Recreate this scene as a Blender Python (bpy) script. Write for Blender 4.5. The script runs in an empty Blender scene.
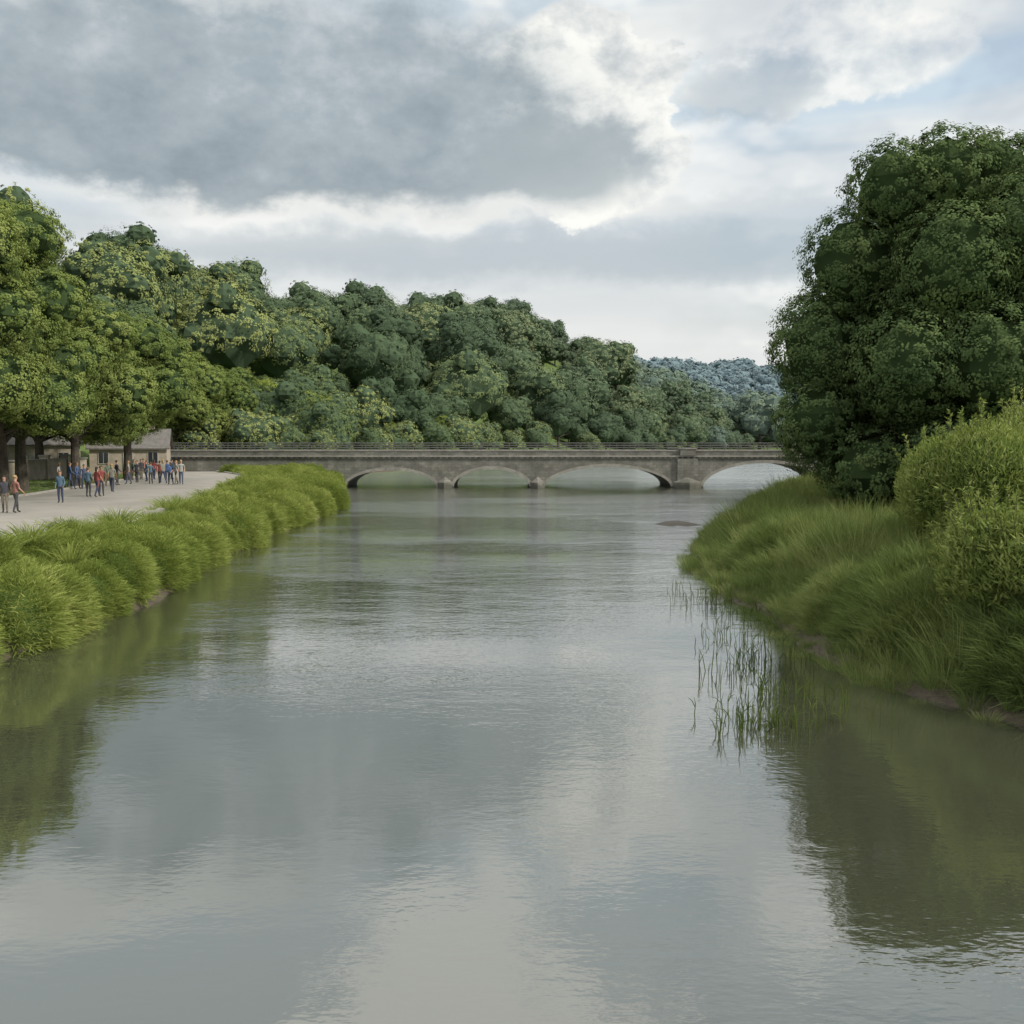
import bpy, math, random
import numpy as np
from mathutils import Vector, Matrix
random.seed(7); RNG=np.random.default_rng(11)
sc=bpy.context.scene
sc.view_settings.view_transform='Standard'; sc.view_settings.look='None'; sc.view_settings.exposure=0; sc.view_settings.gamma=1
COL=sc.collection
CAMH=5.0; F=1024.0; HZ=440.0
# ---------------------------------------------------------------- helpers
def link(o,parent=None):
    COL.objects.link(o)
    if parent is not None: o.parent=parent
    return o
def empty(name,loc=(0,0,0)):
    e=bpy.data.objects.new(name,None); e.location=loc; e.empty_display_size=.5; return link(e)
def np_mesh(name,verts,faces,mats=(),midx=None,smooth=False):
    """faces: (N,k) array or list of arrays"""
    me=bpy.data.meshes.new(name)
    verts=np.asarray(verts,dtype=np.float32)
    if isinstance(faces,np.ndarray): faces=[faces]
    faces=[np.asarray(f,dtype=np.int32) for f in faces if len(f)]
    nl=sum(f.size for f in faces); nf=sum(len(f) for f in faces)
    me.vertices.add(len(verts)); me.vertices.foreach_set('co',verts.ravel())
    me.loops.add(nl); me.polygons.add(nf)
    me.loops.foreach_set('vertex_index',np.concatenate([f.ravel() for f in faces]))
    tot=np.concatenate([np.full(len(f),f.shape[1],dtype=np.int32) for f in faces])
    st=np.concatenate([[0],np.cumsum(tot)[:-1]]).astype(np.int32)
    me.polygons.foreach_set('loop_start',st)
    try: me.polygons.foreach_set('loop_total',tot)
    except Exception: pass
    for m in mats: me.materials.append(m)
    if midx is not None: me.polygons.foreach_set('material_index',np.asarray(midx,dtype=np.int32))
    me.polygons.foreach_set('use_smooth',np.full(nf,smooth,dtype=bool))
    me.update(calc_edges=True); me.validate()
    return me
class MB:
    """mesh builder collecting pieces with material indices"""
    def __init__(s): s.v=[];s.f3=[];s.f4=[];s.m3=[];s.m4=[];s.n=0
    def add(s,v,f,m=0):
        v=np.asarray(v,dtype=np.float32); f=np.asarray(f,dtype=np.int32)+s.n
        s.v.append(v); s.n+=len(v)
        if f.shape[1]==3: s.f3.append(f); s.m3.append(np.full(len(f),m))
        else: s.f4.append(f); s.m4.append(np.full(len(f),m))
    def box(s,x0,x1,y0,y1,z0,z1,m=0):
        v=[(x0,y0,z0),(x1,y0,z0),(x1,y1,z0),(x0,y1,z0),(x0,y0,z1),(x1,y0,z1),(x1,y1,z1),(x0,y1,z1)]
        f=[(0,3,2,1),(4,5,6,7),(0,1,5,4),(1,2,6,5),(2,3,7,6),(3,0,4,7)]
        s.add(v,f,m)
    def tube(s,pts,rad,m=0,n=8,cap=True):
        pts=[Vector(p) for p in pts]; V=[];Fc=[]
        for i,p in enumerate(pts):
            t=(pts[min(i+1,len(pts)-1)]-pts[max(i-1,0)]).normalized()
            a=t.orthogonal().normalized() if i==0 else (a-t*a.dot(t)).normalized()
            b=t.cross(a)
            for k in range(n):
                an=2*math.pi*k/n; V.append(p+(a*math.cos(an)+b*math.sin(an))*rad[i])
        for i in range(len(pts)-1):
            for k in range(n):
                Fc.append((i*n+k,i*n+(k+1)%n,(i+1)*n+(k+1)%n,(i+1)*n+k))
        s.add(V,Fc,m)
        if cap:
            s.add([*V[-n:],pts[-1]],[(k,(k+1)%n,n) for k in range(n)],m)
    def ell(s,c,r,m=0,seg=10,rings=7,noise=0):
        V=[];Fc=[]
        for i in range(rings+1):
            th=math.pi*i/rings
            for k in range(seg):
                ph=2*math.pi*k/seg; q=1+noise*random.uniform(-1,1)
                V.append((c[0]+r[0]*q*math.sin(th)*math.cos(ph),c[1]+r[1]*q*math.sin(th)*math.sin(ph),c[2]+r[2]*q*math.cos(th)))
        for i in range(rings):
            for k in range(seg):
                Fc.append((i*seg+k,(i+1)*seg+k,(i+1)*seg+(k+1)%seg,i*seg+(k+1)%seg))
        s.add(V,Fc,m)
    def mesh(s,name,mats,smooth=False):
        fs=[];ms=[]
        if s.f3: fs.append(np.concatenate(s.f3)); ms.append(np.concatenate(s.m3))
        if s.f4: fs.append(np.concatenate(s.f4)); ms.append(np.concatenate(s.m4))
        return np_mesh(name,np.concatenate(s.v),fs,mats,np.concatenate(ms),smooth)
# ---------------------------------------------------------------- materials
def new_mat(name):
    m=bpy.data.materials.new(name); m.use_nodes=True; nt=m.node_tree
    b=nt.nodes['Principled BSDF']; return m,nt,b
def ramp(nt,fac,stops):
    r=nt.nodes.new('ShaderNodeValToRGB'); e=r.color_ramp.elements
    while len(e)<len(stops): e.new(.5)
    for i,(p,c) in enumerate(stops): e[i].position=p; e[i].color=(*c,1) if len(c)==3 else c
    nt.links.new(fac,r.inputs[0]); return r.outputs[0]
def noise(nt,vec,scale,detail=4,rough=.55,dim='3D'):
    n=nt.nodes.new('ShaderNodeTexNoise'); n.noise_dimensions=dim
    n.inputs['Scale'].default_value=scale; n.inputs['Detail'].default_value=detail; n.inputs['Roughness'].default_value=rough
    if vec is not None: nt.links.new(vec,n.inputs['Vector'])
    return n.outputs[0]
def mth(nt,op,*a,clamp=False):
    n=nt.nodes.new('ShaderNodeMath'); n.operation=op; n.use_clamp=clamp
    for i,x in enumerate(a):
        if isinstance(x,(int,float)): n.inputs[i].default_value=x
        else: nt.links.new(x,n.inputs[i])
    return n.outputs[0]
def mixc(nt,f,a,b,mode='MIX'):
    n=nt.nodes.new('ShaderNodeMix'); n.data_type='RGBA'; n.blend_type=mode
    for s,x in ((n.inputs[0],f),(n.inputs[6],a),(n.inputs[7],b)):
        if isinstance(x,(int,float)): s.default_value=x
        elif isinstance(x,tuple): s.default_value=(*x,1)
        else: nt.links.new(x,s)
    return n.outputs[2]
def sstep(nt,x,lo,hi,a=0.,b=1.):
    n=nt.nodes.new('ShaderNodeMapRange'); n.interpolation_type='SMOOTHSTEP'
    nt.links.new(x,n.inputs[0]) if not isinstance(x,(int,float)) else None
    n.inputs[1].default_value=lo;n.inputs[2].default_value=hi;n.inputs[3].default_value=a;n.inputs[4].default_value=b
    return n.outputs[0]
def coords(nt,kind='Object'):
    return nt.nodes.new('ShaderNodeTexCoord').outputs[kind]
def geo(nt): return nt.nodes.new('ShaderNodeNewGeometry')
def bump(nt,h,strength,dist,b):
    n=nt.nodes.new('ShaderNodeBump'); n.inputs['Strength'].default_value=strength; n.inputs['Distance'].default_value=dist
    nt.links.new(h,n.inputs['Height']); nt.links.new(n.outputs[0],b.inputs['Normal'])
def foliage_mat(name,dark,mid,light,trans=.25,clump=.6,objvar=.35,isl_k=.45,haze=None):
    m,nt,b=new_mat(name); g=geo(nt); L=nt.links
    isl=g.outputs['Random Per Island']
    oi=nt.nodes.new('ShaderNodeObjectInfo').outputs['Random']
    f=mth(nt,'ADD',mth(nt,'MULTIPLY',isl,isl_k),(.45-isl_k)/2)
    if clump: f=mth(nt,'ADD',f,mth(nt,'MULTIPLY',mth(nt,'SUBTRACT',noise(nt,g.outputs['Position'],clump,1),.25),.9))
    else: f=mth(nt,'ADD',f,.22)
    f=mth(nt,'ADD',f,mth(nt,'MULTIPLY',mth(nt,'SUBTRACT',oi,.5),objvar*2))
    c=ramp(nt,f,[(0.1,dark),(.5,mid),(.95,light)])
    if haze:  # aerial haze painted into the leaf colour, stronger with world Y
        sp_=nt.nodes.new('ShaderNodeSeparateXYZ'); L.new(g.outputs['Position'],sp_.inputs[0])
        c=mixc(nt,sstep(nt,sp_.outputs[1],haze[0],haze[1],0,haze[2]),c,haze[3])
    df=nt.nodes.new('ShaderNodeBsdfDiffuse'); L.new(c,df.inputs[0]); outn=nt.nodes['Material Output']
    nt.nodes.remove(b)
    if trans>0:
        tr=nt.nodes.new('ShaderNodeBsdfTranslucent'); L.new(mixc(nt,.5,c,(mid[0]*1.6,mid[1]*1.6,mid[2]*.8)),tr.inputs[0])
        mx=nt.nodes.new('ShaderNodeMixShader'); mx.inputs[0].default_value=trans
        L.new(df.outputs[0],mx.inputs[1]); L.new(tr.outputs[0],mx.inputs[2])
        L.new(mx.outputs[0],outn.inputs[0])
    else: L.new(df.outputs[0],outn.inputs[0])
    return m
def plain(name,c1,c2,scale=3,rough=.85,bs=0,bd=.02,detail=6):
    m,nt,b=new_mat(name); co=geo(nt).outputs['Position']
    n=noise(nt,co,scale,detail,.65)
    nt.links.new(ramp(nt,n,[(.3,c1),(.7,c2)]),b.inputs['Base Color']); b.inputs['Roughness'].default_value=rough
    if bs: bump(nt,noise(nt,co,scale*4,5,.7),bs,bd,b)
    return m
def flatmat(name,c):
    m,nt,b=new_mat(name); nt.nodes.remove(b); d=nt.nodes.new('ShaderNodeBsdfDiffuse'); d.inputs[0].default_value=(*c,1)
    nt.links.new(d.outputs[0],nt.nodes['Material Output'].inputs[0]); return m
M_hill=foliage_mat('foliage_hill_haze',(.058,.090,.046),(.125,.165,.066),(.26,.285,.10),objvar=.46,clump=0,trans=0,isl_k=.14,haze=(140,430,.62,(.15,.19,.155)))  # distant hill trees fade to a painted haze tint
M_far=foliage_mat('foliage_far_haze',(.15,.20,.225),(.16,.215,.235),(.175,.23,.24),objvar=.15,clump=0,trans=0,isl_k=.1)  # blue-grey leaf colour has aerial haze painted in
M_mid=foliage_mat('foliage_midfar_haze',(.105,.145,.120),(.140,.185,.135),(.175,.22,.15),objvar=.35,clump=0,trans=0,isl_k=.15)  # greyed, lightened leaf colour paints in mid-distance haze
M_lime=foliage_mat('foliage_lime',(.085,.125,.038),(.165,.212,.064),(.27,.30,.10),objvar=.12,clump=.5,trans=.2,isl_k=.3)
M_yel=foliage_mat('foliage_willow',(.11,.15,.036),(.20,.25,.06),(.30,.33,.09),objvar=.15,clump=0,trans=.2,isl_k=.3)
M_big=foliage_mat('foliage_alder',(.050,.080,.036),(.096,.138,.056),(.18,.215,.082),objvar=.05,clump=.55,trans=.2,isl_k=.3)
M_bush=foliage_mat('foliage_osier',(.10,.14,.04),(.195,.245,.075),(.35,.37,.14),objvar=.1,clump=.9,trans=.3)
M_gl=foliage_mat('grass_lush',(.085,.118,.030),(.19,.24,.060),(.35,.365,.125),objvar=.18,clump=.8,trans=.3)
M_gr=foliage_mat('grass_riverside',(.074,.110,.040),(.15,.195,.068),(.30,.31,.135),objvar=.28,clump=.5,trans=.3)
M_reed=foliage_mat('reed_stems',(.04,.06,.015),(.08,.11,.03),(.14,.16,.05),objvar=.1,clump=1)
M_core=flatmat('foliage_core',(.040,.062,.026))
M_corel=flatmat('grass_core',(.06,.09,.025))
M_coref=flatmat('far_haze_core',(.13,.18,.20))  # haze-coloured like the far leaves, so crown gaps don't read dark
M_corem=flatmat('midfar_haze_core',(.085,.12,.10))  # carries the painted mid-distance haze as well
M_coreh=flatmat('hill_lifted_core',(.055,.082,.048))  # colour lightened and blued to lift the shade inside hill crowns
M_mud=plain('mud',(.03,.025,.016),(.07,.058,.038),2,.7,.6,.05)
M_bark=plain('bark',(.03,.025,.02),(.09,.075,.055),5,.95,.6,.03)
# ---------------------------------------------------------------- terrain
def pl(y,pts):
    return np.interp(y,[p[0] for p in pts],[p[1] for p in pts])
XLp=[(-400,-14),(0,-12),(24,-11.7),(31,-11.2),(48,-12.6),(76,-12.6),(96,-17),(115,-18),(150,-24),(200,-8),(250,14),(300,44),(380,90),(450,140),(700,160)]
XRp=[(-400,14),(0,14),(12,12),(17,9.6),(20,7.7),(24,7.0),(33,7.1),(41,7.2),(50,9.5),(64,13.5),(93,25),(110,34),(140,44),(200,62),(250,80),(300,98),(380,122),(450,141),(700,161)]
XPr=[(-60,-15.6),(20,-15.4),(37,-14.8),(50,-16),(62,-17.6),(72,-19.2),(85,-22),(95,-25),(107,-31)]
XPl=[(-60,-28),(60,-28.5),(80,-31),(95,-34),(107,-37)]
def sm(x,a,b):
    t=np.clip((x-a)/(b-a),0,1); return t*t*(3-2*t)
def wob(x,y,s,seed=0):
    return (np.sin(x/s+1.3*seed+np.sin(y/s*.7+seed))+np.sin(y/s*1.3+2.1*seed+np.sin(x/s*.9)))*.5
def hill_s(x,y):
    dx=x+60; dy=y-100
    return -(dx*.894)+dy*.447, dx*.447+dy*.894
HT=[(-100,30),(0,29),(70,29),(110,29),(140,26),(200,32),(250,36),(290,38),(303,33),(320,20),(345,7),(400,1),(500,0)]
def H(x,y):
    x=np.asarray(x,float); y=np.asarray(y,float)
    dl=pl(y,XLp)-x+.25*wob(x,y,1.7,1)     # >0 on left land
    dr=x-pl(y,XRp)+.3*wob(x,y,1.9,2)
    hl=np.where(dl<0,np.maximum(dl*.5,-1.5),.35*sm(dl,0,.35)+1.35*sm(dl,.2,2.6))
    hr=np.where(dr<0,np.maximum(dr*.35,-1.5),.25*sm(dr,0,.5)+.95*sm(dr,.3,4)+.8*sm(dr,5,18))
    h=np.maximum(hl,hr)
    s,t=hill_s(x,y)
    hill=pl(t,HT)*sm(s+4*wob(x,y,23,3),0,72)*(1+.10*wob(x,y,41,4))
    h=h+np.where(dl>0,hill,0)
    # distant hills
    d=np.hypot(x,y)
    mid=sm(y,430,510)*17*(1-.95*sm(x,60,125)-.0*y)*(1+.2*wob(x,y,45,8))
    far=sm(y,580,820)*(37+6*wob(x,y,120,5))*(.35+.65*(1-sm(x,330,600)))
    far2=sm(y,900,1500)*(36+18*wob(x,y,300,6))
    h=h+np.where((dl>0)|(dr>0),mid+far+far2,0)
    rh=sm(dr,30,180)*22*(1+.2*wob(x,y,60,7))
    h=h+np.where(dr>0,rh*(1-sm(y,300,440)),0)
    return h
def axis(segs):
    out=[]
    for a,b,st in segs: out+=list(np.arange(a,b,st))
    out.append(segs[-1][1]); return np.array(out)
xs=axis([(-3000,-600,200),(-600,-120,20),(-120,-40,4),(-40,-28,1),(-28,-8,.3),(-8,6,1.5),(6,30,.4),(30,80,2.5),(80,300,10),(300,600,30),(600,3000,200)])
ys=axis([(-600,-40,40),(-40,0,4),(0,12,1),(12,60,.4),(60,120,.8),(120,200,3),(200,520,7),(520,1000,20),(1000,2000,60),(2000,6000,400)])
X,Y=np.meshgrid(xs,ys); Z=H(X,Y)
nx,ny=len(xs),len(ys)
idx=np.arange(nx*ny).reshape(ny,nx)
fc=np.stack([idx[:-1,:-1],idx[:-1,1:],idx[1:,1:],idx[1:,:-1]],-1).reshape(-1,4)
m,nt,b=new_mat('ground_soil_grass'); g=geo(nt)
sep=nt.nodes.new('ShaderNodeSeparateXYZ'); nt.links.new(g.outputs['Position'],sep.inputs[0])
n1=noise(nt,g.outputs['Position'],.6,4,.65); n2=noise(nt,g.outputs['Position'],7,4,.7)
grs=ramp(nt,n1,[(.3,(.05,.085,.02)),(.55,(.09,.14,.03)),(.75,(.14,.18,.05))])
mud=ramp(nt,n2,[(.3,(.03,.024,.016)),(.7,(.09,.072,.048))])
zz=mth(nt,'ADD',sep.outputs[2],mth(nt,'MULTIPLY',mth(nt,'SUBTRACT',n2,.5),.5))
nt.links.new(mixc(nt,sstep(nt,zz,.25,.5),mud,grs),b.inputs['Base Color']); b.inputs['Roughness'].default_value=.9
bump(nt,n2,.6,.08,b)
link(bpy.data.objects.new('ground',np_mesh('ground',np.stack([X,Y,Z],-1).reshape(-1,3),fc,[m],smooth=True)))
# ---------------------------------------------------------------- water
m,nt,b=new_mat('river_water'); g=geo(nt); L=nt.links
mp=nt.nodes.new('ShaderNodeMapping'); L.new(g.outputs['Position'],mp.inputs[0]); mp.inputs['Scale'].default_value=(.55,1.0,1)
P=mp.outputs[0]
sep=nt.nodes.new('ShaderNodeSeparateXYZ'); L.new(g.outputs['Position'],sep.inputs[0])
big=noise(nt,P,.09,3,.5)
w1=noise(nt,P,.9,3,.5); w2=noise(nt,P,3.2,3,.55); w3=noise(nt,P,11,2,.5)
amp=mth(nt,'ADD',.35,mth(nt,'MULTIPLY',sstep(nt,big,.42,.62),.9))
nearf=sstep(nt,sep.outputs[1],12,65,.22,2.4)
amp=mth(nt,'MULTIPLY',amp,nearf)
hh=mth(nt,'ADD',mth(nt,'MULTIPLY',w1,.42),mth(nt,'ADD',mth(nt,'MULTIPLY',w2,.26),mth(nt,'MULTIPLY',w3,.12)))
hh=mth(nt,'MULTIPLY',hh,amp)
bn=nt.nodes.new('ShaderNodeBump'); bn.inputs['Strength'].default_value=1; bn.inputs['Distance'].default_value=.075
L.new(hh,bn.inputs['Height'])
b.inputs['Base Color'].default_value=(.044,.047,.031,1); b.inputs['Roughness'].default_value=.9
b.inputs['Specular IOR Level'].default_value=0
gl=nt.nodes.new('ShaderNodeBsdfGlossy'); gl.inputs['Color'].default_value=(.98,.985,.98,1)
L.new(mth(nt,'ADD',sstep(nt,sep.outputs[1],25,95,.018,.14),sstep(nt,sep.outputs[1],112,135,0.,.04)),gl.inputs['Roughness'])
L.new(bn.outputs[0],gl.inputs['Normal'])
fr=nt.nodes.new('ShaderNodeFresnel'); fr.inputs[0].default_value=2.0; L.new(bn.outputs[0],fr.inputs['Normal'])
mx=nt.nodes.new('ShaderNodeMixShader'); L.new(mth(nt,'ADD',mth(nt,'MULTIPLY',fr.outputs[0],.78),.22,clamp=True),mx.inputs[0])
L.new(b.outputs[0],mx.inputs[1]); L.new(gl.outputs[0],mx.inputs[2]); L.new(mx.outputs[0],nt.nodes['Material Output'].inputs[0])
link(bpy.data.objects.new('river_water',np_mesh('river_water',[(-200,-600,0),(300,-600,0),(300,1000,0),(-200,1000,0)],np.array([[0,1,2,3]]),[m])))
# ---------------------------------------------------------------- path + kerb
ZP=1.7
yy=np.arange(-60,107.01,1.0)
xl=pl(yy,XPl); xr=pl(yy,XPr)
mpth,nt,b=new_mat('path_gravel'); g=geo(nt)
n1=noise(nt,g.outputs['Position'],.35,5,.6); n2=noise(nt,g.outputs['Position'],30,3,.7)
c=mixc(nt,.35,ramp(nt,n1,[(.3,(.15,.14,.12)),(.7,(.26,.245,.22))]),ramp(nt,n2,[(.3,(.12,.11,.10)),(.7,(.34,.325,.29))]))
nt.links.new(c,b.inputs['Base Color']); b.inputs['Roughness'].default_value=.9; bump(nt,n2,.3,.01,b)
V=[];Fc=[];K=9
for i in range(len(yy)):
    for k in range(K): V.append((xl[i]+(xr[i]-xl[i])*k/(K-1),yy[i],ZP+.03))
    if i:
        for k in range(K-1):
            a=(i-1)*K+k; Fc.append((a,a+1,a+1+K,a+K))
link(bpy.data.objects.new('riverside_path',np_mesh('path',V,np.array(Fc),[mpth])))
M_kerb=plain('kerb_stone',(.20,.19,.17),(.34,.32,.29),2,.9,.3,.01)
kb=MB()
for xa,sg in ((xr,1),(xl,-1)):
    pr=[(0,-.3),(0,.12),(.03,.14),(.25,.14),(.28,.12),(.28,-.3)]
    V=[(xa[i]+sg*p[0],yy[i],ZP+p[1]) for i in range(len(yy)) for p in pr]
    Fc=[((i-1)*6+k,(i-1)*6+k+1,i*6+k+1,i*6+k) for i in range(1,len(yy)) for k in range(5)]
    kb.add(V,Fc)
link(bpy.data.objects.new('path_kerb',kb.mesh('kerb',[M_kerb])))
# ---------------------------------------------------------------- foliage generators
def rdir(n):
    v=RNG.normal(size=(n,3)); return v/np.linalg.norm(v,axis=1,keepdims=True)
def nrm(v): return v/(np.linalg.norm(v,axis=1,keepdims=True)+1e-9)
def leaves(pos,nor,ln,wd,along=None):
    """rhombic leaves"""
    n=len(pos); r=rdir(n) if along is None else along
    t=nrm(r-nor*np.sum(r*nor,1,keepdims=True)); s=np.cross(nor,t)
    ln=ln*RNG.uniform(.6,1.3,(n,1)); wd=wd*RNG.uniform(.6,1.3,(n,1))
    v=np.stack([pos-t*ln*.5,pos+s*wd*.5,pos+t*ln*.5,pos-s*wd*.5],1).reshape(-1,3)
    return v,np.arange(n*4).reshape(n,4)
def crown_pts(lobes,sub,lpc,rcf=.30,low=-.55,inner=.55,nw=(.6,.7,.4),jit=.6):
    P=[];N=[]
    L=np.array(lobes)
    for li,(cx,cy,cz,rx,ry,rz) in enumerate(lobes):
        k=int(sub*(rx*rz)/np.mean(L[:,3]*L[:,5]))+3
        # quasi-uniform directions so the crown is covered evenly
        i_=np.arange(k)+.5; zz_=1-2*i_/k; ph=i_*2.39996+RNG.uniform(0,6.28)
        d=np.stack([np.sqrt(1-zz_**2)*np.cos(ph),np.sqrt(1-zz_**2)*np.sin(ph),zz_],1)
        d=nrm(d+RNG.normal(size=(k,3))*jit/math.sqrt(k)); d=d[d[:,2]>low]
        c=np.array([cx,cy,cz])+d*np.array([rx,ry,rz])*RNG.uniform(.84,1.05,(len(d),1))
        keep=np.ones(len(c),bool)
        for lj,l in enumerate(L):
            if lj==li: continue
            q=np.sum(((c-l[:3])/l[3:])**2,1); keep&=q>inner
        c=c[keep]; d=d[keep]
        if not len(c): continue
        rc=rcf*(rx+rz)/2*RNG.uniform(.6,1.55,(len(c),1))
        c=np.repeat(c,lpc,0); dd=np.repeat(d,lpc,0); rc=np.repeat(rc,lpc,0)
        o=rdir(len(c)); o=np.where((np.sum(o*dd,1)<-.2)[:,None],-o,o)
        P.append(c+o*rc*RNG.uniform(.1,1.15,(len(c),1))**.6*np.array([1,1,.8]))
        N.append(nrm(dd*nw[0]+o*nw[1]+rdir(len(c))*nw[2]+np.array([0,0,.2])))
    return np.concatenate(P),np.concatenate(N)
def tree_mesh(name,lobes,sub,lpc,leaf,mat,trunk_h,trunk_r,rcf=.30,core=.66,low=-.55,limbs=5,asp=.6,inner=.55,nw=(.6,.7,.4),cm=None,jit=.6):
    mb=MB()
    p,n=crown_pts(lobes,sub,lpc,rcf,low,inner,nw,jit)
    v,f=leaves(p,n,leaf,leaf*asp); mb.add(v,f,0)
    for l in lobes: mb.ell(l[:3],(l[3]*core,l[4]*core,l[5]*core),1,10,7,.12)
    cz=min(l[2] for l in lobes)
    top=Vector((0,0,trunk_h+1.5))
    mb.tube([(0,0,-.6),(0,0,.1),(.05,.03,trunk_h*.5),(.0,0,trunk_h),top],[trunk_r*1.6,trunk_r*1.15,trunk_r*.9,trunk_r*.75,trunk_r*.5],2,10)
    for l in sorted(lobes,key=lambda q:q[2])[:limbs+2]:
        e=Vector(l[:3]); a=Vector((0,0,trunk_h*random.uniform(.75,1)))
        mb.tube([a,a.lerp(e,.45)+Vector((0,0,-.25)),a.lerp(e,.9)],[trunk_r*.5,trunk_r*.32,trunk_r*.14],2,6)
    return mb.mesh(name,[mat,cm or M_core,M_bark])
def rand_lobes(R,H0,H1,n,rl=.5,seed=0,flat=1.,cen=.72):
    """dome-ish crown"""
    rr=random.Random(seed); out=[(0,0,(H0+H1)/2,R*cen,R*cen,(H1-H0)*.45)]
    for i in range(n):
        t=(i+.5)/n; z=H0+(H1-H0)*(.15+.75*t); env=math.sqrt(max(.05,1-(2*max(0,t-.35)/1.45)**2))
        a=i*2.399+rr.uniform(-.4,.4); r=R*rl*rr.uniform(.75,1.15)
        q=max(0,(R-r*.8)*env)
        out.append((q*math.cos(a),q*math.sin(a),min(z,H1-r*.8),r,r,r*.9*flat))
    return out
def place_faces(name,child_mesh,pts,parent=None,tilt=None):
    """instancer: pts list (x,y,z,scale,rot)"""
    V=[];Fc=[]
    for i,(x,y,z,s,r) in enumerate(pts):
        h=s/2
        for k in range(4):
            a=r+math.pi/4+k*math.pi/2; V.append((x+h*1.41421*math.cos(a),y+h*1.41421*math.sin(a),z))
        Fc.append((4*i,4*i+1,4*i+2,4*i+3))
    o=bpy.data.objects.new(name,np_mesh(name,V,np.array(Fc))); link(o,parent)
    c=bpy.data.objects.new(name+'_plant',child_mesh); link(c,o)
    o.instance_type='FACES'; o.use_instance_faces_scale=True; o.instance_faces_scale=1.0
    o.show_instancer_for_render=False; o.show_instancer_for_viewport=False
    return o
# ---------------------------------------------------------------- hillside forest
HW=(1.3,.42,.22)
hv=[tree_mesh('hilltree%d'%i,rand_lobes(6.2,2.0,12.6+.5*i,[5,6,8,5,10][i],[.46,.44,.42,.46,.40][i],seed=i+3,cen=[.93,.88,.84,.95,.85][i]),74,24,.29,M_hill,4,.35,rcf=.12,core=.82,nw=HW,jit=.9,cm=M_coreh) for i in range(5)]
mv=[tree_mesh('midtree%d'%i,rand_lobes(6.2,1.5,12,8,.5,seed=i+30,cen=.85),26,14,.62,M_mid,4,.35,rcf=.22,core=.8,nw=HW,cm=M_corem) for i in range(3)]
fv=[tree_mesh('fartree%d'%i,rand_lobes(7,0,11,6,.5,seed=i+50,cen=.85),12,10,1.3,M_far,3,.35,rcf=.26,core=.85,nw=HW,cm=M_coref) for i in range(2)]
forest=empty('hillside_forest')
pts=[[] for _ in hv]
def scatter(x0,x1,y0,y1,step):
    for xx in np.arange(x0,x1,step):
        for yv in np.arange(y0,y1,step):
            yield xx+random.uniform(-.45,.45)*step,yv+random.uniform(-.45,.45)*step
cnt=0
placed=[]
def far_enough(x,y,r,k=.72):
    for a,b_,c_ in placed:
        if abs(a-x)<18 and abs(b_-y)<18 and (a-x)**2+(b_-y)**2<((r+c_)*k)**2: return False
    return True
cand=[(x,y) for x,y in scatter(-260,150,60,440,5)]
random.shuffle(cand)
for phase,(lo_,hi_,kk) in enumerate([(1.2,1.75,.98),(.8,1.1,.86),(.4,.62,.74)]):
    for x,y in cand:
        s,t=hill_s(x,y)
        if s<-6 or s>112 or t>405: continue
        if y<120 and x>-52: continue
        if x>pl(y,XLp)-(6 if phase<2 else 2): continue
        if phase==0 and (s<16 or random.random()<.35): continue
        sc_=random.uniform(lo_,hi_)
        if t<110: sc_*=.92
        if not far_enough(x,y,6.2*sc_,kk): continue
        placed.append((x,y,6.2*sc_))
        pts[random.randrange(5)].append((x,y,float(H(x,y))-.5,sc_,random.uniform(0,6.28))); cnt+=1
for x,y in scatter(-75,90,122,360,6.5):
    s,t=hill_s(x,y)
    if s>=-4: continue
    if x>pl(y,XLp)-2.5: continue
    pts[random.randrange(5)].append((x,y,1.0,random.uniform(.35,.75),random.uniform(0,6.28))); cnt+=1
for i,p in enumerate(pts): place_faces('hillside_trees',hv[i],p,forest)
forest2=empty('riverside_woodland')
pts=[[],[],[]]
for x,y in scatter(20,330,330,580,12.5):
    if hill_s(x,y)[0]>-4 and y<430: continue
    if float(H(x,y))<.8 : continue
    k_=1 if x<95 else .78
    pts[random.randrange(3)].append((x,y,float(H(x,y))-.5,k_*random.choice([.8,1.1,1.3,1.7,2.0])*random.uniform(.9,1.1),random.uniform(0,6.28)))
for x,y in scatter(35,170,40,330,11):
    if x<pl(y,XRp)+12 : continue
    pts[random.randrange(3)].append((x,y,float(H(x,y))-.5,random.uniform(.8,1.5),random.uniform(0,6.28)))
for i,p in enumerate(pts): place_faces('woodland_trees',mv[i],p,forest2)
forest3=empty('distant_forest')
pts=[[],[]]
for x,y in scatter(-300,700,580,1100,14):
    if abs(x)>y*.75: continue
    pts[random.randrange(2)].append((x,y,float(H(x,y))-.5,random.uniform(.8,1.5),random.uniform(0,6.28)))
for x,y in scatter(-500,1000,1100,1800,34):
    if abs(x)>y*.75: continue
    pts[random.randrange(2)].append((x,y,float(H(x,y))-.5,random.uniform(1.6,3),random.uniform(0,6.28)))
for i,p in enumerate(pts): place_faces('distant_trees',fv[i],p,forest3)
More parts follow.
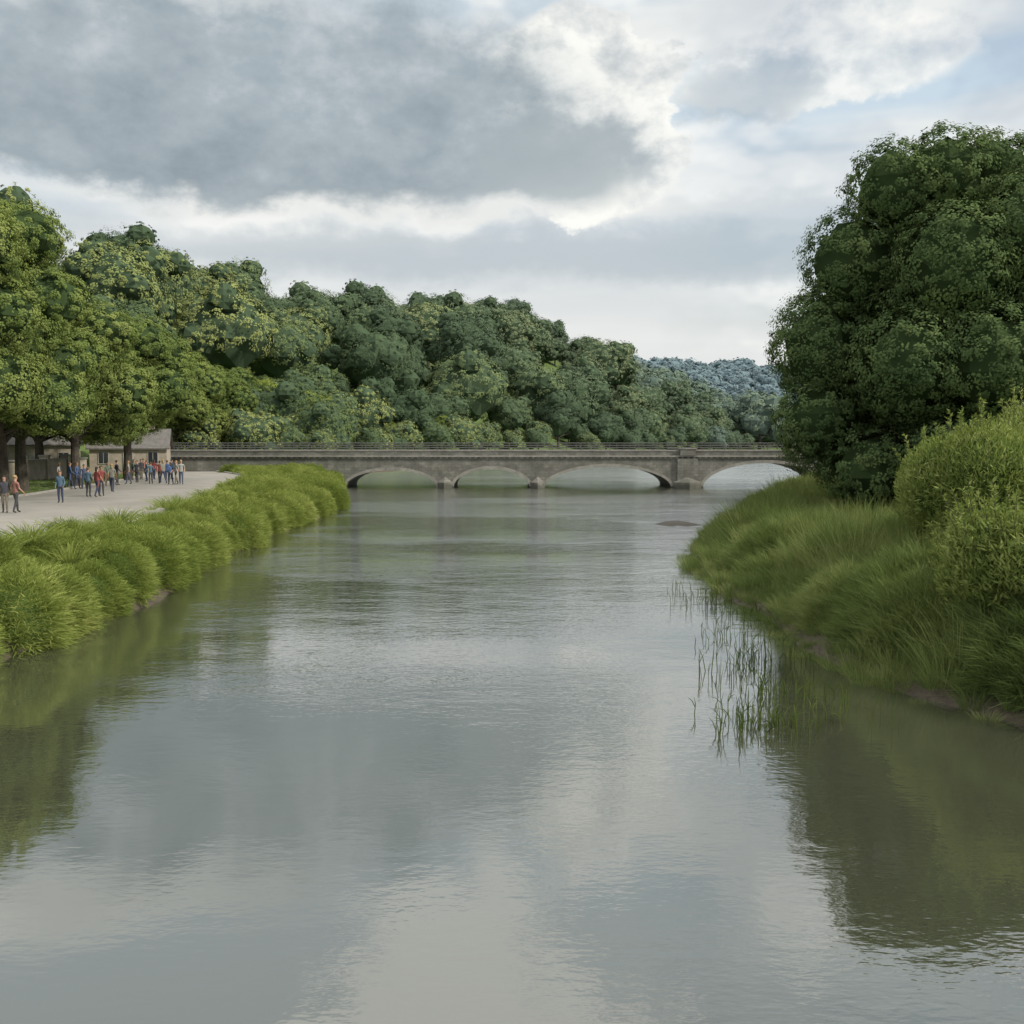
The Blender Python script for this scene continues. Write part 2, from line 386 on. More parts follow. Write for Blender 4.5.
# ---------------------------------------------------------------- promenade trees
LW=(.9,.55,.3)
def col_lobes(R,H0,H1,seed,n=9):
    return rand_lobes(R,H0,H1,n,.50,seed,1.0,cen=.62)
lime=[tree_mesh('lime0',col_lobes(5.2,3.2,19,71,15),150,54,.17,M_lime,4.2,.38,rcf=.15,low=-.85,core=.76,nw=LW,jit=1.0),
      tree_mesh('lime1',col_lobes(5.0,3.0,13,72),180,54,.17,M_lime,3.8,.34,rcf=.15,low=-.85,core=.76,nw=LW,jit=1.0),
      tree_mesh('lime2',col_lobes(4.6,3.2,12,73),180,54,.17,M_lime,3.8,.34,rcf=.15,low=-.85,core=.76,nw=LW,jit=1.0)]
def gz(x,y): return float(H(x,y))
for k,(px,d,hgt,v,rs) in enumerate([(2,60,19.2,0,.95),(76,71,14.6,1,1.0),(22,66,14.5,2,1.1),(128,84,14.6,1,1.08),(178,120,15,2,1.15),(-70,52,18,0,1),(95,104,15,0,1),(-60,66,18,1,1.2),(40,88,17,0,1.1),(225,128,14,2,1.0)]):
    x=(px-512)/F*d
    base={0:19.,1:13.,2:12.}[v]
    o=bpy.data.objects.new('lime_tree',lime[v]); o.location=(x,d,gz(x,d)); o.scale=(rs,rs,(hgt-1.7)/base); o.rotation_euler=(0,0,k*1.7); link(o)
wil=tree_mesh('willow',rand_lobes(5.5,.6,10,11,.45,81),80,50,.28,M_yel,2.5,.3,rcf=.2,low=-.9,asp=.4,nw=LW)
for k,(px,d,s) in enumerate([(300,150,1.05),(262,160,1.1),(335,175,.75),(375,190,.7),(440,215,.7)]):
    x=(px-512)/F*d
    o=bpy.data.objects.new('willow_tree',wil); o.location=(x,d,gz(x,d)-.3); o.scale=(s,s,s); o.rotation_euler=(0,0,k*2.1); link(o)
# ---------------------------------------------------------------- right bank big tree
def crown_big(spec): return [(x,y,z*.86,r,r,rz*.9) for x,y,z,r,rz in spec]
bt=tree_mesh('alder',crown_big([
 (.5,0,9.5,5.0,6.3),(-4.9,-.5,13.6,2.2,2.7),(-3.5,-1.6,17.0,2.1,2.4),(-6.1,0,9.2,2.2,2.8),(-6.3,-.6,5.4,2.0,2.1),(-4.2,-2.2,2.9,2.2,2.0),
 (-1.6,-2.2,17.6,2.1,2.2),(.7,-1.2,17.6,2.2,2.3),(3.2,-1.2,17.0,2.4,2.6),(5.6,-.8,16.8,2.6,2.7),(-1.9,-4.2,12.8,2.3,3.0),(1.2,-4.4,14.2,2.4,3.0),
 (4.0,-3.8,13.4,2.7,3.2),(-3.6,-4.0,8.0,2.3,2.7),(-.8,-5.2,8.0,2.2,2.7),(2.2,-5.1,9.2,2.4,3.0),(5.4,-4.4,8.2,2.6,3.0),(-2.0,-4.8,3.2,2.2,2.3),(1.0,-5.4,3.6,2.3,2.4),(4.4,-5,3.6,2.5,2.5),
 (7.6,-1,12.5,3,3.6),(7.8,-1,6,3,3.6),(0,4.4,14,3.4,3.6),(-4,3.6,10,3.2,3.4),(4.5,4.5,11,3.6,4),(-3.6,3.4,5,3.2,3),(3,5,5,3.4,3)]),
 260,54,.15,M_big,4,.55,rcf=.155,low=-.95,core=.74,inner=.5,nw=LW,jit=1.1)
o=bpy.data.objects.new('alder_tree',bt); o.location=(20.2,47,1.2); link(o)
o=bpy.data.objects.new('alder_tree',bt); o.location=(31,54,1.5); o.scale=(1,1,1.0); o.rotation_euler=(0,0,2); link(o)
# ---------------------------------------------------------------- grasses
def blades(root,dirv,ln,wd,bend=.35,segs=3):
    n=len(root); ln=ln*RNG.uniform(.55,1.25,(n,1)); side=nrm(np.cross(dirv,rdir(n)))
    outd=dirv.copy(); outd[:,2]=0; outd=outd+rdir(n)*.3*np.array([1,1,0])
    V=[]
    for k in range(segs):
        t=k/segs; c=root+dirv*ln*t+outd*ln*bend*t*t-np.array([0,0,1])*ln*bend*.35*t*t
        w=wd*(1-t*.55)
        V+= [c-side*w/2,c+side*w/2]
    V.append(root+dirv*ln+outd*ln*bend-np.array([0,0,1])*ln*bend*.45)
    v=np.stack(V,1); m=2*segs+1; v=v.reshape(-1,3); base=(np.arange(n)*m)[:,None]
    q=np.concatenate([base+np.array([[2*k,2*k+1,2*k+3,2*k+2]]) for k in range(segs-1)],0)
    t3=base+np.array([[2*segs-2,2*segs-1,2*segs]])
    return v,q,t3
def hummock(name,R,Hh,n,ln,wd,mat,seed,bend=.35,up=.5):
    mb=MB(); d=rdir(n*2); d=d[d[:,2]>-.35][:n]
    def rad(d):
        return 1+.16*np.sin(d[:,0]*4+seed)*np.cos(d[:,1]*3.3+seed*2)+.10*np.sin(d[:,0]*9+d[:,1]*8+seed)*np.cos(d[:,2]*7+seed)+.05*np.sin(d[:,0]*19-d[:,2]*17)
    bumpv=rad(d)
    root=d*np.array([R,R,Hh])*bumpv[:,None]*RNG.uniform(.74,.98,(len(d),1))
    dv=nrm(d*.8+np.array([0,0,up])+rdir(len(d))*.55)
    lv=ln*(1+.5*np.sin(d[:,0]*13+seed)*np.sin(d[:,1]*12))[:,None]
    v,q,t=blades(root,dv,lv,wd,bend,2)
    k=mb.n; mb.add(v,q,0); mb.f3.append(t+k); mb.m3.append(np.zeros(len(t)))
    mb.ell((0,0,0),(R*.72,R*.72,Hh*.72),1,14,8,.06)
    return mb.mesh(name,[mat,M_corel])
def tuft(name,R,n,ln,wd,mat,bend=.35,spread=.35):
    mb=MB(); a=RNG.uniform(0,6.283,n); r=R*np.sqrt(RNG.uniform(0,1,n))
    root=np.stack([r*np.cos(a),r*np.sin(a),np.full(n,-.08)],1)
    dv=nrm(np.array([0,0,1.])+root*np.array([1,1,0])/R*spread+rdir(n)*.25)
    v,q,t=blades(root,dv,ln,wd,bend)
    mb.add(v,q,0); mb.f3.append(t); mb.m3.append(np.zeros(len(t)))
    return mb.mesh(name,[mat])
hm=[hummock('hummock%d'%i,1.32,1.28,17000,.15,.018,M_gl,i+1,.6,.35) for i in range(4)]
pts=[[],[],[],[]]
y=6.0;k=0
while y<104:
    xw=float(pl(y,XLp)); xp=float(pl(y,XPr))
    w=xw-xp
    rows=[.27,.68] if w<4.5 else list(np.arange(1.0/w,.97,1.7/w))
    for j,fr_ in enumerate(rows):
        x=xw-w*fr_+random.uniform(-.25,.25)
        if x-1.3<xp and j>0 : x=xp+1.2
        s=random.uniform(.85,1.2)*(1.08 if j==0 else (.80 if w<4.5 else .95))
        z=max(gz(x,y)-.35,.35) if j==0 else gz(x,y)-.45
        pts[random.randrange(4)].append((x,y+(j%2)*1.0+random.uniform(-.5,.5),z,s,random.uniform(0,6.28))); k+=1
    y+=random.uniform(1.9,2.7)
gb=empty('riverbank_grass')
for i in range(4): place_faces('grass_hummocks',hm[i],pts[i],gb)
hs=tuft('tuft_fringe',.35,120,.55,.016,M_gl,.6,.8)
pts=[]
for x,y in scatter(-27,-10,8,104,.55):
    dl=float(pl(y,XLp))-x; e=x-float(pl(y,XPr))
    if dl<.5 or e<.35: continue
    pts.append((x,y,gz(x,y)+random.choice([0,0,.25,.5]),random.uniform(.5,1.4),random.uniform(0,6.28)))
place_faces('fringe_grass',hs,pts,gb)
# right bank tufts
tf=[tuft('tuft0',.45,190,.95,.016,M_gr,.5),tuft('tuft1',.5,190,.75,.015,M_gr,.6,.5),tuft('tuft2',.4,170,1.25,.015,M_gr,.35)]
pts=[[],[],[]]
for x,y in scatter(6,34,13,100,.52):
    dr=x-float(pl(y,XRp))
    if dr<-.45 or dr>13: continue
    if y>60 and random.random()<.45: continue
    s=random.uniform(.55,1.35)*(.5+.5*min(1,max(dr,0)/2.5))*(1+.3*float(wob(x,y,1.3,9)))
    pts[random.randrange(3)].append((x,y,max(gz(x,y),-.1),s,random.uniform(0,6.28)))
gr=empty('tall_grass')
for i in range(3): place_faces('grass_tufts',tf[i],pts[i],gr)
hr=[hummock('mound%d'%i,1.7,1.35,17000,.42,.014,M_gr,i+5,.5,.9) for i in range(3)]
pts=[[],[],[]]
for x,y in scatter(7.8,30,17,90,2.7):
    dr=x-float(pl(y,XRp))
    if dr<1.6 or dr>11: continue
    pts[random.randrange(3)].append((x,y,gz(x,y)-.6,random.uniform(.6,1.2),random.uniform(0,6.28)))
for x,y,s in [(9.5,22.5,1.1),(10.6,19.4,1.2),(8.9,26,.9),(11.7,17.4,1.1),(9.8,24.5,1.1),(12.2,22.2,1.4)]:
    pts[0].append((x,y,gz(x,y)-.3,s,x*3))
for i in range(3): place_faces('grass_mounds',hr[i],pts[i],gr)
pts=[]
for x,y in scatter(-40,-28.6,44,104,.9):
    if x<float(pl(y,XPl))-.7: pts.append((x,y,1.7,random.uniform(.2,.35),random.uniform(0,6.28)))
place_faces('verge_grass_tufts',tf[1],pts,empty('verge_grass'))
# osier bushes
def bush_mesh(name,R,Hh,n,mat,seed):
    mb=MB(); rr=random.Random(seed)
    lob=[(0,0,Hh*.5,R*.8,R*.8,Hh*.5)]+[(R*.55*math.cos(a),R*.55*math.sin(a),Hh*z,R*.5,R*.5,Hh*.3) for a,z in [(rr.uniform(0,6.28),rr.uniform(.25,.72)) for _ in range(11)]]
    L=np.array(lob); k=n//len(lob)
    P=[];N=[]
    for l in lob:
        d=rdir(k); P.append(np.array(l[:3])+d*np.array(l[3:])*RNG.uniform(.75,1.04,(k,1))); N.append(d)
    P=np.concatenate(P);d=np.concatenate(N); keep=P[:,2]>0
    for l in L: keep&=np.sum(((P-l[:3])/l[3:])**2,1)>.5
    P=P[keep]; d=d[keep]
    al=nrm(d*.6+np.array([0,0,.7])+rdir(len(d))*.6); nn=nrm(np.cross(al,rdir(len(d)))+d*.5)
    v,f=leaves(P,nn,.17,.038,al); mb.add(v,f,0)
    for _ in range(260):
        l=rr.choice(lob); a=rr.uniform(0,6.28); e=rr.uniform(.1,1.5)
        dv=Vector((math.cos(a)*math.cos(e),math.sin(a)*math.cos(e),math.sin(e)))
        p0=Vector(l[:3])+Vector((dv.x*l[3],dv.y*l[4],dv.z*l[5]))*.8
        g_=(dv*.6+Vector((0,0,1))).normalized(); ln=rr.uniform(.4,1.1)
        mb.tube([p0,p0+g_*ln],[.008,.004],2,4)
        t=RNG.uniform(.1,1,34); pp=np.array(p0)+np.outer(t,np.array(g_))*ln
        al=nrm(np.array(g_)*.7+rdir(34)*.8); nn=nrm(np.cross(al,rdir(34)))
        v,f=leaves(pp+al*.05,nn,.15,.035,al); mb.add(v,f,0)
    for l in lob: mb.ell(l[:3],(l[3]*.78,l[4]*.78,l[5]*.78),1,10,7,.1)
    for _ in range(14):
        a=rr.uniform(0,6.28); mb.tube([(0.2*math.cos(a),.2*math.sin(a),-.3),(R*.3*math.cos(a),R*.3*math.sin(a),Hh*.4),(R*.5*math.cos(a),R*.5*math.sin(a),Hh*.75)],[.04,.03,.01],2,5)
    return mb.mesh(name,[mat,M_corel,M_bark])
b1=bush_mesh('osier',2.7,4.5,110000,M_bush,3)
for (x,y,s,sz,r) in [(13.5,28.0,1.05,1.02,0),(17.5,31,1.15,1.15,2),(17,25,1.0,.95,4)]:
    o=bpy.data.objects.new('osier_bush',b1); o.location=(x,y,gz(x,y)-.2); o.scale=(s,s,sz); o.rotation_euler=(0,0,r); link(o)
b2=bush_mesh('osier_low',2.0,2.9,80000,M_bush,9)
for (x,y,s,sz,r) in [(11.2,20.6,1.15,.95,0),(12.9,18.6,1.1,1.05,2),(10.6,23.3,.6,.6,1)]:
    o=bpy.data.objects.new('sallow_bush',b2); o.location=(x,y,gz(x,y)-.25); o.scale=(s,s,sz); o.rotation_euler=(0,0,r); link(o)
# reeds standing in the water
mb=MB()
for _ in range(430):
    cx,cy,sp=random.choice([(4.7,20.8,.45),(5.3,20.0,.5),(4.2,18.2,.35),(5.6,19.4,.5),(6.2,22.5,.5),(5.7,25.5,.5),(6.3,29,.5),(6.4,33,.6),(4.4,17.3,.35),(5.2,22.5,.4),(3.9,17.2,.25),(5.0,17.6,.35),(6.0,18.6,.5),(5.9,31,.5)])
    x=random.gauss(cx,sp); y=random.gauss(cy,sp*1.2); h=random.uniform(.12,.58)
    lean=Vector((random.gauss(0,.10),random.gauss(0,.10),1))
    p=Vector((x,y,-.3)); w=random.uniform(.006,.011)
    mb.tube([p,p+lean*(h*.6+.3),p+lean*(h+.3)+Vector((random.gauss(0,.06),random.gauss(0,.06),0))],[w,w*.8,w*.2],0,5)
    if random.random()<.5:
        q=p+lean*(.3+h*.4); dd=Vector((random.gauss(0,.5),random.gauss(0,.5),1)).normalized()
        mb.tube([q,q+dd*.14,q+dd*.26+Vector((dd.x*.1,dd.y*.1,-.03))],[w,w*.9,w*.2],0,4)
link(bpy.data.objects.new('reeds',mb.mesh('reeds',[M_reed])))
# mud islet
mb=MB()
def islet(cx,cy,rx,ry,h):
    n=28;V=[(cx,cy,h)];R=[.35,.7,1.0];Fq=[];Ft=[]
    for ri,r in enumerate(R):
        for k in range(n):
            a=2*math.pi*k/n; w=1+.18*math.sin(3*a+cx)+.1*math.sin(7*a+cy)+random.uniform(-.04,.04)
            V.append((cx+rx*r*w*math.cos(a),cy+ry*r*w*math.sin(a),h*(1-r**2)-.03*(r==1)+random.uniform(-.01,.01)))
    for k in range(n):
        Ft.append((0,1+k,1+(k+1)%n))
    for ri in range(2):
        for k in range(n): Fq.append((1+ri*n+k,1+(ri+1)*n+k,1+(ri+1)*n+(k+1)%n,1+ri*n+(k+1)%n))
    b0=mb.n; mb.add(V,Fq,0); mb.f3.append(np.array(Ft)+b0); mb.m3.append(np.zeros(n))
islet(9.9,61,1.3,2.0,.14)
link(bpy.data.objects.new('mud_islet',mb.mesh('mud_islet',[M_mud],True)))
# ---------------------------------------------------------------- bridge
M_st,nt,b=new_mat('bridge_stone'); g=geo(nt); co=g.outputs['Position']
br=nt.nodes.new('ShaderNodeTexBrick'); mpn=nt.nodes.new('ShaderNodeMapping'); mpn.inputs['Rotation'].default_value=(math.radians(90),0,0)
nt.links.new(co,mpn.inputs[0]); nt.links.new(mpn.outputs[0],br.inputs[0])
br.inputs['Scale'].default_value=1; br.inputs['Brick Width'].default_value=.7; br.inputs['Row Height'].default_value=.3; br.inputs['Mortar Size'].default_value=.012
br.inputs['Color1'].default_value=(.15,.147,.13,1); br.inputs['Color2'].default_value=(.215,.21,.185,1); br.inputs['Mortar'].default_value=(.09,.085,.07,1)
st=noise(nt,co,.7,6,.7)
c=mixc(nt,ramp(nt,st,[(.35,(1,1,1)),(.65,(0,0,0))]),br.outputs[0],(.080,.080,.066))
sp2=nt.nodes.new('ShaderNodeSeparateXYZ'); nt.links.new(co,sp2.inputs[0])
damp=sstep(nt,mth(nt,'ADD',sp2.outputs[2],mth(nt,'MULTIPLY',st,.8)),.5,1.3,1.,0.)
c=mixc(nt,mth(nt,'MULTIPLY',damp,.75),c,(.035,.038,.026))
nt.links.new(c,b.inputs['Base Color']); b.inputs['Roughness'].default_value=.9; bump(nt,noise(nt,co,6,5,.7),.5,.04,b)
M_cop=plain('coping_stone',(.14,.135,.12),(.27,.26,.23),1.5,.9,.4,.02)
M_iron=plain('iron_rail',(.05,.05,.05),(.10,.10,.09),4,.6)
BY0,BY1=107.,115.
arches=[(-17.4,-7.9,1.85),(-6.1,1.8,1.95),(3.5,16.6,2.2),(20.0,33.0,2.6)]
def soff(x):
    for a,c_,p in arches:
        if a<=x<=c_:
            u=(x-(a+c_)/2)/((c_-a)/2); return .15+(p-.15)*max(0,1-u*u)**.55
    return -1.5
X0,X1=-42.,48.; TOP=3.25
xx=set(np.arange(X0,X1+.01,1.0))
for a,c_,p in arches:
    for k in range(33): xx.add((a+c_)/2-(c_-a)/2*math.cos(math.pi*k/32))
xx=sorted(xx); 
mb=MB()
def wall_strip(yv,flip):
    V=[];Q=[]
    for i in range(len(xx)-1):
        xa,xb=xx[i],xx[i+1]; xm=(xa+xb)/2
        ins=any(a<=xm<=c_ for a,c_,p in arches)
        za=soff(xa) if ins else -1.5; zb=soff(xb) if ins else -1.5
        n=len(V); V+=[(xa,yv,za),(xb,yv,zb),(xb,yv,TOP),(xa,yv,TOP)]
        Q.append((n,n+1,n+2,n+3) if not flip else (n,n+3,n+2,n+1))
    mb.add(V,Q,0)
wall_strip(BY0,False); wall_strip(BY1,True)
for a,c_,p in arches:
    sx=[(a+c_)/2-(c_-a)/2*math.cos(math.pi*k/32) for k in range(33)]
    V=[];Q=[]
    for i,x in enumerate(sx):
        V+=[(x,BY0,soff(x)),(x,BY1,soff(x))]
        if i: Q.append((2*i-2,2*i-1,2*i+1,2*i))
    mb.add(V,Q,0)
    for x in (a,c_): mb.add([(x,BY0,-1.5),(x,BY1,-1.5),(x,BY1,.15),(x,BY0,.15)],[(0,1,2,3)],0)
    for yv,sg in ((BY0,-1),(BY1,1)):
        for i in range(32):
            xa,xb=sx[i],sx[i+1]; za,zb=soff(xa),soff(xb); cx=(a+c_)/2
            def outp(x,z):
                d=Vector((x-cx,0,(z+1.0))).normalized(); return (x+d.x*.34,z+d.z*.34)
            oa=outp(xa,za); ob=outp(xb,zb); e=.06*sg; g_=.012*sg
            V=[(xa,yv+e,za),(xb,yv+e,zb),(ob[0],yv+e,ob[1]),(oa[0],yv+e,oa[1]),(xa,yv+g_,za),(xb,yv+g_,zb),(ob[0],yv+g_,ob[1]),(oa[0],yv+g_,oa[1])]
            mb.add(V,[(0,1,2,3),(0,4,5,1),(3,2,6,7)],1)
mb.box(X0,X1,BY0+.3,BY1-.3,TOP-.1,TOP+.08,2)
for y0,y1 in ((BY0-.22,BY0+.35),(BY1-.35,BY1+.22)):
    mb.box(X0-.01,X1+.01,y0,y1,TOP-.02,TOP+.14,1)
for y0,y1 in ((BY0-.04,BY0+.28),(BY1-.28,BY1+.04)):
    mb.box(X0,X1,y0,y1,TOP+.14,TOP+.58,0)
    mb.box(X0,X1,y0-.06,y1+.06,TOP+.58,TOP+.70,1)
for x in np.arange(X0+.3,X1,.6): mb.box(x,x+.22,BY0-.15,BY0-.003,TOP-.17,TOP-.023,1)
for px_ in (-19.2,-7.0,2.65,18.3,34.7):
    for yv,sg in ((BY0,-1),(BY1,1)):
        w=.75 if px_ not in (18.3,) else 1.5
        V=[(px_-w,yv,-1.5),(px_-w*.9,yv+sg*.7,-1.5),(px_,yv+sg*1.7,-1.5),(px_+w*.9,yv+sg*.7,-1.5),(px_+w,yv,-1.5)]
        V2=[(a_,b_,.6) for a_,b_,_ in V]; V3=[(px_,yv,1.2)]
        Q=[(i,i+1,i+6,i+5) for i in range(4)]
        mi=0
        b0=mb.n; mb.add(V+V2+V3,Q,mi); mb.f3.append(np.array([(5+i,6+i,10) for i in range(4)])+b0); mb.m3.append(np.full(4,mi))
        if px_==18.3:
            y0,y1=sorted((yv+sg*.005,yv+sg*.28)); mb.box(px_-w*.7,px_+w*.7,y0,y1,.6,TOP-.18,0)
for px_ in (-42,18.3,48):
    for yv,sg in ((BY0,-1),(BY1,1)):
        y0,y1=sorted((yv-sg*.36,yv+sg*.42)); mb.box(px_-.8,px_+.8,y0,y1,TOP+.145,TOP+.80,0); mb.box(px_-.9,px_+.9,y0-.06,y1+.06,TOP+.803,TOP+.92,1)
for yv in (BY0+.12,BY1-.12):
    for x in np.arange(X0+1.2,X1-.5,1.5): mb.box(x-.035,x+.035,yv-.035,yv+.035,TOP+.70,TOP+1.45,3)
    for z in (1.42,1.17,.93):
        mb.tube([(X0,yv,TOP+z),(X1,yv,TOP+z)],[.03,.03],3,6)
M_asph=plain('asphalt',(.04,.04,.04),(.06,.06,.06),5,.9)
link(bpy.data.objects.new('stone_bridge',mb.mesh('stone_bridge',[M_st,M_cop,M_asph,M_iron])))
# ---------------------------------------------------------------- buildings and walls
M_wall=plain('cottage_stone',(.22,.19,.15),(.38,.33,.27),1.2,.9,.4,.03)
M_roof=plain('slate_roof',(.07,.065,.06),(.14,.13,.12),2,.8,.5,.03)
M_glass,nt,b=new_mat('window_glass'); b.inputs['Base Color'].default_value=(.02,.025,.03,1); b.inputs['Roughness'].default_value=.08
M_wood=plain('painted_wood',(.25,.24,.22),(.4,.38,.34),3,.7)
def cottage(x,y,w,dp,h,rh,rot):
    e=empty('stone_cottage',(x,y,gz(x,y))); e.rotation_euler=(0,0,rot)
    def part(nm,mb_,mats): link(bpy.data.objects.new(nm,mb_.mesh(nm,mats)),e)
    a=MB(); a.box(-w/2,w/2,-dp/2,dp/2,-.6,h)
    for sx in (-w/2,w/2): a.add([(sx,-dp/2,h),(sx,dp/2,h),(sx,0,h+rh)],[(0,1,2)])
    part('walls',a,[M_wall])
    r=MB(); o=.3; t=.12
    for sg in (-1,1):
        k=rh/(dp/2)
        yo=sg*(dp/2+o); zo=h-o*k
        V=[(-w/2-o,yo,zo),(w/2+o,yo,zo),(w/2+o,0,h+rh),(-w/2-o,0,h+rh)]; V2=[(p[0],p[1],p[2]+t) for p in V]
        r.add(V+V2,[(0,1,2,3),(4,5,6,7),(0,1,5,4),(1,2,6,5),(3,0,4,7)])
    part('roof',r,[M_roof])
    c=MB(); c.box(w*.28-.3,w*.28+.3,-.3,.3,h+rh*.6,h+rh+.8); c.box(w*.28-.36,w*.28+.36,-.36,.36,h+rh+.8,h+rh+.92); part('chimney',c,[M_wall])
    wd=MB(); gl_=MB()
    for wx in (-w*.32,w*.32):
        wd.box(wx-.5,wx+.5,-dp/2-.06,-dp/2-.003,1.0,2.2); gl_.box(wx-.42,wx-.03,-dp/2-.075,-dp/2-.063,1.08,2.12); gl_.box(wx+.03,wx+.42,-dp/2-.075,-dp/2-.063,1.08,2.12)
    part('window_frames',wd,[M_wood]); part('window_panes',gl_,[M_glass])
    d=MB(); d.box(-.5,.5,-dp/2-.07,-dp/2-.003,0,2.1); part('door',d,[M_wood])
cottage(-37.5,101,7,5,2.6,1.7,.25)
cottage(-45,96,8,5,3.0,2.0,.5)
wl=MB()
for y in np.arange(50,92,4.0):
    wl.box(-39.4,-39.0,y+.25,y+3.995,1.2,3.3,0); wl.box(-39.5,-38.9,y+.25,y+3.995,3.303,3.42,1); wl.box(-39.55,-38.85,y-.25,y+.245,1.2,3.6,0); wl.box(-39.62,-38.78,y-.3,y+.3,3.603,3.75,1)
link(bpy.data.objects.new('stone_wall',wl.mesh('stone_wall',[M_wall,M_cop])))
# ---------------------------------------------------------------- people
def flat(name,c,r=.8):
    m,nt,b=new_mat(name); b.inputs['Roughness'].default_value=r
    n=noise(nt,coords(nt),14,3); nt.links.new(ramp(nt,n,[(.3,tuple(v*.8 for v in c)),(.7,tuple(min(1,v*1.15) for v in c))]),b.inputs['Base Color']); return m
SK=[flat('skin_a',(.40,.24,.17),.5),flat('skin_b',(.28,.16,.10),.5)]
HR=[flat('hair_dark',(.025,.018,.012)),flat('hair_brown',(.10,.06,.03)),flat('hair_fair',(.30,.21,.10))]
TOPS=[flat('shirt_%d'%i,c) for i,c in enumerate([(.20,.045,.04),(.05,.09,.20),(.30,.30,.28),(.04,.04,.05),(.07,.12,.17),(.18,.17,.14),(.05,.07,.13),(.09,.13,.09),(.24,.11,.09)])]
PANTS=[flat('trousers_%d'%i,c) for i,c in enumerate([(.03,.04,.08),(.04,.04,.045),(.14,.12,.09),(.05,.07,.12)])]
SHOE=flat('shoes',(.03,.025,.02)); EYE=flat('eyes',(.02,.015,.01),.3); LIP=flat('lips',(.32,.12,.10),.5)
def person_mesh(k):
    r=random.Random(100+k); st=r.choice([0,.18,.26,.12]); sw=st*.7; wmn=k%2; W=.165 if wmn else .19
    V=[(0,0,.97),(0,0,1.14),(0,-.01,1.34),(0,.0,1.47),(0,-.015,1.56),(0,-.02,1.66),(0,-.005,1.735)]
    R=[(.15,.115),(.125,.095),(.16,.11),(.058,.058),(.062,.07),(.078,.095),(.055,.065)]
    E=[(0,1),(1,2),(2,3),(3,4),(4,5),(5,6)]
    bend=r.uniform(0,.12)
    for sg in (-1,1):
        n=len(V); q=sw*sg
        V+=[(sg*W,.0,1.41),(sg*(W+.05),q*.45+.02,1.14),(sg*(W+.05),q*.9-.05-bend,.90+bend*.6),(sg*(W+.045),q*.95-.08-bend,.845+bend*.7)]
        R+=[(.056,.056),(.042,.042),(.030,.030),(.026,.036)]; E+=[(2,n),(n,n+1),(n+1,n+2),(n+2,n+3)]
        n=len(V); q=-st*sg
        V+=[(sg*.09,0,.88),(sg*.095,q*.5-.03,.49),(sg*.10,q+.03,.09),(sg*.11,q-.12,.045)]
        R+=[(.092,.092),(.062,.062),(.042,.042),(.040,.034)]; E+=[(0,n),(n,n+1),(n+1,n+2),(n+2,n+3)]
    me=bpy.data.meshes.new('sk'); me.from_pydata(V,E,[]); ob=bpy.data.objects.new('sk',me); COL.objects.link(ob)
    ob.modifiers.new('s','SKIN'); 
    if not me.skin_vertices: 
        bpy.context.view_layer.objects.active=ob
    for i,sv in enumerate(me.skin_vertices[0].data): sv.radius=R[i]; sv.use_root=(i==0)
    ss=ob.modifiers.new('u','SUBSURF'); ss.levels=2; ss.render_levels=2
    dg=bpy.context.evaluated_depsgraph_get(); ev=ob.evaluated_get(dg).to_mesh()
    vs=np.array([v.co[:] for v in ev.vertices]); fs=[tuple(p.vertices) for p in ev.polygons]
    ob.evaluated_get(dg).to_mesh_clear(); bpy.data.objects.remove(ob)
    mb=MB(); b0=0
    shortsl=r.random()<.5; fl=[]
    q4=[];m4=[];q3=[];m3=[]
    for f in fs:
        c=vs[list(f)].mean(0); x,y,z=abs(c[0]),c[1],c[2]
        if z>1.50:
            hair=(z>1.715) or (y>.02 and z>1.58)
            mi=3 if hair else 2
        elif x>W+.005 and z<(1.2 if shortsl else .92): mi=2
        elif x>W-.01 and z<1.42: mi=0
        elif z>.98 or (z>.92 and x<.1): mi=0
        elif z>.1: mi=1
        else: mi=4
        (q4 if len(f)==4 else q3).append(f); (m4 if len(f)==4 else m3).append(mi)
    mb.v.append(vs); mb.n=len(vs)
    if q4: mb.f4.append(np.array(q4)); mb.m4.append(np.array(m4))
    if q3: mb.f3.append(np.array(q3)); mb.m3.append(np.array(m3))
    for sg in (-1,1):
        hp=Vector(V[10 if sg==-1 else 18]); 
        for i,(oy,l) in enumerate([(-.028,.072),(-.009,.08),(.010,.075),(.028,.06)]):
            a=hp+Vector((0,oy,-.02)); mb.tube([a,a+Vector((-sg*.004,0,-l*.5)),a+Vector((-sg*.02,0,-l))],[.0095,.0085,.006],2,6)
        a=hp+Vector((-sg*.008,-.03,.02)); mb.tube([a,a+Vector((-sg*.012,-.028,-.02)),a+Vector((-sg*.014,-.034,-.048))],[.012,.010,.007],2,6)
    hy=-.112
    for sg in (-1,1):
        mb.ell((sg*.032,hy+.008,1.665),(.012,.008,.007),5,6,4); mb.ell((sg*.083,-.01,1.655),(.012,.02,.03),2,6,5)
    mb.tube([(0,hy+.01,1.68),(0,hy-.012,1.645),(0,hy+.006,1.635)],[.008,.014,.008],2,6)
    mb.ell((0,hy+.012,1.61),(.024,.010,.007),6,8,4)
    mb.ell((0,.012,1.70),(.086,.098,.078),3,12,8)
    if wmn: mb.ell((0,.06,1.58),(.075,.045,.13),3,10,7)
    return mb.mesh('person',[TOPS[k%9],PANTS[(k*3+1)%4],SK[k%5==0],HR[k%3],SHOE,EYE,LIP],True)
pm=[person_mesh(k) for k in range(14)]
P_=[(4,513,.3),(15,513,2.6),(60,503,.1),(88,497,3.0),(97,497,2.7),(101,496,.4),(112,492,3.3),(77,489,1.5),(70,488,2.2),(84,489,.6),(60,487,1.0)]
for k in range(15): P_.append((130+k*3.6+random.uniform(-1.5,1.5),482.5+random.uniform(-4,2.5),random.uniform(0,6.28)))
